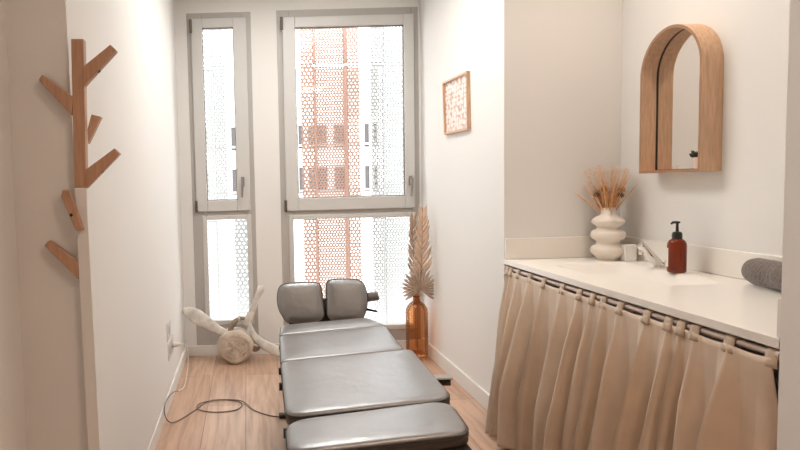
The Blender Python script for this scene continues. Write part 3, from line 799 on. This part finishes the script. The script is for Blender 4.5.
# left wing (widest near its middle, hooked tip), right wing, upright spine, arch
proc('transverse_process', [(-.170, 4.15, .195), (-.235, 4.13, .235), (-.305, 4.12, .285), (-.375, 4.12, .332), (-.43, 4.13, .362), (-.474, 4.14, .374)],
     [.030, .032, .044, .052, .042, .012], [.75, .5, .32, .26, .28, .5], up=(0, 0, 1))
proc('transverse_process', [(-.018, 4.16, .262), (-.002, 4.16, .222), (.028, 4.15, .168), (.095, 4.14, .112), (.19, 4.13, .066), (.27, 4.13, .045)],
     [.020, .020, .024, .034, .036, .018], [.7, .6, .5, .4, .4, .5])
proc('spinous_process', [(-.040, 4.17, .255), (-.014, 4.17, .303), (.017, 4.17, .367), (.046, 4.17, .444), (.074, 4.17, .502), (.084, 4.17, .530)],
     [.030, .030, .022, .018, .026, .012], [.8, .8, .8, .8, .7, .6], M['bone'], up=(1, 0, 0))
proc('neural_arch', [(-.158, 4.16, .185), (-.146, 4.16, .225), (-.124, 4.16, .268), (-.090, 4.16, .298), (-.050, 4.165, .302), (-.022, 4.17, .290)],
     [.026, .024, .024, .020, .014, .016], [.8, .8, .8, .8, .8, .8], M['bonedark'], up=(0, 1, 0))
proc('neural_arch', [(-.018, 4.165, .288), (-.014, 4.16, .24), (-.022, 4.15, .19), (-.03, 4.14, .15)], [.018, .018, .020, .020], [.8, .8, .8, .8], up=(0, 1, 0))
proc('articular_process', [(-.085, 4.15, .300), (-.088, 4.11, .318), (-.084, 4.08, .328)], [.016, .015, .007], [.7, .7, .7])
proc('lower_spur', [(-.02, 4.18, .10), (.03, 4.19, .075), (.06, 4.19, .09)], [.028, .020, .007], [.6, .6, .6], M['bonedark'])

vb.scale = (1.025,)*3; vb.location = (-.115, 4.215, 0)
# ------------------------------------------------------------------ amber floor vase with palms
gx, gy = 1.178, 4.20
gv = thing('glass_floor_vase', 'tall amber glass bottle vase on floor in the right corner', 'vase', (gx, gy, 0))
pr = [(0, .004), (.060, .004), (.070, .012), (.076, .03), (.077, .12), (.077, .33), (.072, .365), (.055, .392), (.034, .408), (.026, .418), (.025, .440), (.031, .452), (.034, .458), (.030, .458), (.024, .448), (.020, .440)]
MB().lathe(pr, (gx, gy, 0), 44, cap=False).build('body', M['amber'], gv, angle=60)
# fan palm leaf
def fan():
    mb = MB(); n = 19; c = V((1.188, 4.150, .502)); a0, a1 = math.radians(-34), math.radians(214); random.seed(5)
    for k in range(n):
        a = a0+(a1-a0)*k/(n-1); R = .132*(1+.26*max(0, math.sin(a))**2)*random.uniform(.92, 1.05)
        d = V((math.cos(a), .05*math.cos(3*a), math.sin(a))); sd = V((-math.sin(a), 0, math.cos(a))); hw = .5*(a1-a0)/(n-1)
        vs = []
        for u, w_ in ((.03, 1.0), (.35, 1.0), (.65, .92), (.85, .62), (1.0, .04)):
            p = c+d*R*u; q = R*u*math.tan(hw)*w_ if u < .7 else R*.7*math.tan(hw)*w_
            vs += [p-sd*q+V((0, .006*u, 0)), p+V((0, -.010*min(u, .7), 0)), p+sd*q+V((0, .006*u, 0))]
        mb.add(vs, [f for r in range(4) for f in ((3*r, 3*r+1, 3*r+4, 3*r+3), (3*r+1, 3*r+2, 3*r+5, 3*r+4))])
    return mb
fp = thing('fan_palm_leaf', 'dried fan palm leaf with pleated blade at mouth of the amber vase', 'dried leaf', (1.186, 4.165, .45))
fb = fan().build('blade', M['palm2'], fp, angle=15); q = fb.modifiers.new('t', 'SOLIDIFY'); q.thickness = .0015
MB().tube([(gx+.004, gy, .06), (gx+.002, gy-.006, .36), (1.184, 4.178, .47), (1.186, 4.170, .55)], .0035, 8).build('stalk', M['stemd'], fp)
# tall palm spears made of chevron leaflets
def spear(bx, top, lean, label, seed, tone, yy, scale=1.0):
    random.seed(seed)
    th = thing('palm_spear', label, 'dried leaf', (bx, yy, .42), 0, 'dried palm spears in the amber vase')
    base = V((gx+.004*seed-.01, gy+.004, .08)); neck = V((gx+.003*(seed-2), gy+.004, .45)); mid = V((bx, yy, .62)); end = V((bx+lean, yy, top))
    MB().tube(bez([base, neck, mid, end], 6), .0028, 7).build('stalk', M['stemd'], th)
    mb = MB(); n = int(12*scale)
    for i in range(n):
        t = i/(n-1); z = .60+(top-.66)*t
        c = mid.lerp(end, max(0, (z-.62)/(top-.62)))
        for s in (-1, 1):
            L = (.140-.05*t)*scale*random.uniform(.9, 1.08); ang = math.radians(40+random.uniform(-5, 5)-14*t)
            d = V((s*math.sin(ang), -.25+.1*random.random(), math.cos(ang))).normalized()
            side = V((math.cos(ang), 0, -s*math.sin(ang)))
            w_ = .0115; vs = []
            for k in range(6):
                u = k/5; p = V((c.x, c.y-.003*(i % 3), z))+d*L*u+V((-s*.014*u*u, 0, .006*u))
                ww = w_*(math.sin(PI*(.18+.80*u)))
                vs += [p-side*ww, p+V((0, -.0045*(1-u), 0)), p+side*ww]
            fs = []
            for k in range(5):
                fs += [(3*k, 3*k+1, 3*k+4, 3*k+3), (3*k+1, 3*k+2, 3*k+5, 3*k+4)]
            mb.add(vs, fs)
    b = mb.build('leaflets', tone, th, angle=30); q = b.modifiers.new('t', 'SOLIDIFY'); q.thickness = .0012
spear(1.205, 1.075, .010, 'tall dried palm spear with chevron leaflets, foremost and tallest above the amber vase', 1, M['palm'], 4.17)
spear(1.182, 1.03, -.012, 'shorter dried palm spear on window side behind the taller one', 3, M['palm2'], 4.27, .8)

# ------------------------------------------------------------------ wooden coat rack
cr = thing('coat_rack', 'branching wooden coat rack on a post at the left wall corner', 'coat rack', (-.455, 1.686, 0))
def bar(name, pts, y0, y1, m_, parent=cr, bevel=.002, skew=0):
    n = len(pts); vs = [(x, y0+(skew if i in (1, 2) else 0), z) for i, (x, z) in enumerate(pts)]+[(x, y1+(skew if i in (1, 2) else 0), z) for i, (x, z) in enumerate(pts)]
    mb = MB(); mb.add(vs, [tuple(range(n)), tuple(range(2*n-1, n-1, -1))]+[(i, i+n, (i+1) % n+n, (i+1) % n) for i in range(n)])
    return mb.build(name, m_, parent, smooth=False, bevel=bevel)
bar('post', [(-.471, 1.668), (-.4365, 1.667), (-.447, 1.2605), (-.480, 1.2605)], 1.672, 1.699, M['beech'])
lo = bar('painted_post', [(-.480, 1.260), (-.447, 1.260), (-.437, .0), (-.472, .0)], 1.672, 1.699, M['wall'])
lo['label'] = 'lower post painted in the wall colour'
def branch(pts, y0, y1, skew=0, hole=None):
    b = bar('branch', pts, y0, y1, M['beech'], skew=skew)
    if hole:
        (hx, hy, hz), d = hole; m = MB(); m.tube([V((hx, hy, hz))-V(d)*.004, V((hx, hy, hz))+V(d)*.0006], .0045, 12); m.build('screw_hole', M['dark'], b)
    return b
branch([(-.442, 1.590), (-.363, 1.649), (-.347, 1.633), (-.441, 1.538)], 1.668, 1.694, hole=((-.398, 1.680, 1.5782), (.74, 0, -.75)))
branch([(-.472, 1.511), (-.554, 1.573), (-.564, 1.559), (-.477, 1.460)], 1.668, 1.694)
branch([(-.444, 1.424), (-.440, 1.470), (-.412, 1.462), (-.444, 1.383)], 1.700, 1.722, skew=.035)
branch([(-.446, 1.310), (-.363, 1.367), (-.349, 1.352), (-.447, 1.258)], 1.668, 1.694, hole=((-.400, 1.680, 1.3028), (.74, 0, -.75)))
branch([(-.513, 1.239), (-.508, 1.256), (-.491, 1.255), (-.456, 1.143), (-.477, 1.142)], 1.655, 1.675, hole=((-.487, 1.655, 1.186), (0, -1, 0)))
branch([(-.478, 1.054), (-.558, 1.116), (-.570, 1.102), (-.480, 1.004)], 1.668, 1.694)

# ------------------------------------------------------------------ recess downlights and added fill lamps
def downlight(x, y, label, power, size=.10, spot=None, col=(1, .86, .73)):
    t = thing('ceiling_downlight', label, 'lamp', (x, y, H_C))
    m = MB(); m.lathe([(.050, 0), (.058, -.004), (.056, -.008), (.046, -.006), (.046, 0)], (x, y, H_C), 28, cap=False); m.build('bezel', M['trim'], t)
    m = MB(); m.lathe([(0, -.002), (.045, -.002), (.045, -.001), (0, -.001)], (x, y, H_C), 28, cap=False); m.build('diffuser', M['lampglow'], t)
    L = bpy.data.lights.new('downlight_lamp', 'SPOT' if spot else 'AREA'); L.energy = power; L.color = col
    if spot: L.spot_size = math.radians(spot); L.spot_blend = .9; L.shadow_soft_size = .05
    else: L.shape = 'DISK'; L.size = size
    o = bpy.data.objects.new('lamp_light', L); COL.objects.link(o); o.location = (0, 0, -.012); o.parent = t
    return t
downlight(1.54, 2.40, 'recessed ceiling downlight above the far end of the recess', 27, spot=150)
downlight(1.54, 1.85, 'recessed ceiling downlight above the near end of the recess', 8, spot=150)
pn = thing('added_fill_panel', 'added rectangular fill light panel, unseen above the treatment table', 'lamp', (.40, 3.15, H_C))  # unseen panel, added to brighten the side walls and leather
m = MB(); frame_ring(m, .09, .71, 2.53, 3.77, 0, 1, .012, .012, .012, .012); m.v = [(x, z, H_C-.022+.021*y) for x, y, z in m.v]; m.build('panel_frame', M['trim'], pn, smooth=False)
MB().box(.102, .698, 2.542, 3.758, H_C-.018, H_C-.001).build('diffuser', M['lampglow'], pn, smooth=False)
L = bpy.data.lights.new('added_fill_panel_light', 'AREA'); L.shape = 'RECTANGLE'; L.size = .58; L.size_y = 1.2; L.energy = 15; L.color = (.80, .92, 1)
o = bpy.data.objects.new('lamp_light', L); COL.objects.link(o); o.location = (0, 0, -.024); o.parent = pn
ll = thing('added_fill_lamp', 'added round opal fill lamp, unseen above the camera', 'lamp', (.95, .1, H_C))  # unseen lamp, added for warm fill on the near walls
m = MB(); m.lathe([(0, -.001), (.20, -.001), (.21, -.02), (.20, -.035), (0, -.035)], (.95, .1, H_C), 40, cap=False); m.build('opal_disc', M['lampglow'], ll)
L = bpy.data.lights.new('added_fill_lamp_light', 'AREA'); L.shape = 'DISK'; L.size = .4; L.energy = 13; L.color = (1, .76, .60)
o = bpy.data.objects.new('lamp_light', L); COL.objects.link(o); o.location = (0, 0, -.04); o.parent = ll

# ------------------------------------------------------------------ daylight
wd = bpy.data.worlds.new('sky'); SC.world = wd; wd.use_nodes = True
bg = wd.node_tree.nodes['Background']; bg.inputs[0].default_value = (.92, .97, 1, 1); bg.inputs[1].default_value = 5.6
for k, (a) in enumerate((W1, W2)):
    L = bpy.data.lights.new('sky_portal', 'AREA'); L.shape = 'RECTANGLE'; L.size = a[1]-a[0]; L.size_y = a[3]-a[2]; L.cycles.is_portal = True
    o = bpy.data.objects.new('sky_portal', L); COL.objects.link(o); o.location = ((a[0]+a[1])/2, Y0+.16, (a[2]+a[3])/2); o.rotation_euler = (-PI/2, 0, 0)

# ------------------------------------------------------------------ camera
cd = bpy.data.cameras.new('camera'); cam = bpy.data.objects.new('camera', cd); COL.objects.link(cam); SC.camera = cam
cd.sensor_fit = 'HORIZONTAL'; cd.sensor_width = 36; cd.lens = 36*600/800; cd.shift_x = (400-248)/800; cd.clip_start = .02
p = math.radians(3.62)
F = V((0, math.cos(p), -math.sin(p))); U = V((0, math.sin(p), math.cos(p))); R = V((1, 0, 0))
r = -.027
Rr = R*math.cos(r)+U*math.sin(-r)*-1; Ur = U*math.cos(r)+R*math.sin(r)
Rr = R*math.cos(.027)-U*math.sin(.027); Ur = U*math.cos(.027)+R*math.sin(.027)
cam.matrix_world = Matrix(((Rr.x, Ur.x, -F.x, 0), (Rr.y, Ur.y, -F.y, 0), (Rr.z, Ur.z, -F.z, 1.25), (0, 0, 0, 1)))

SC.view_settings.view_transform = 'Standard'; SC.view_settings.look = 'None'; SC.view_settings.gamma = 1
SC.view_settings.use_curve_mapping = False; SC.view_settings.exposure = 0.0
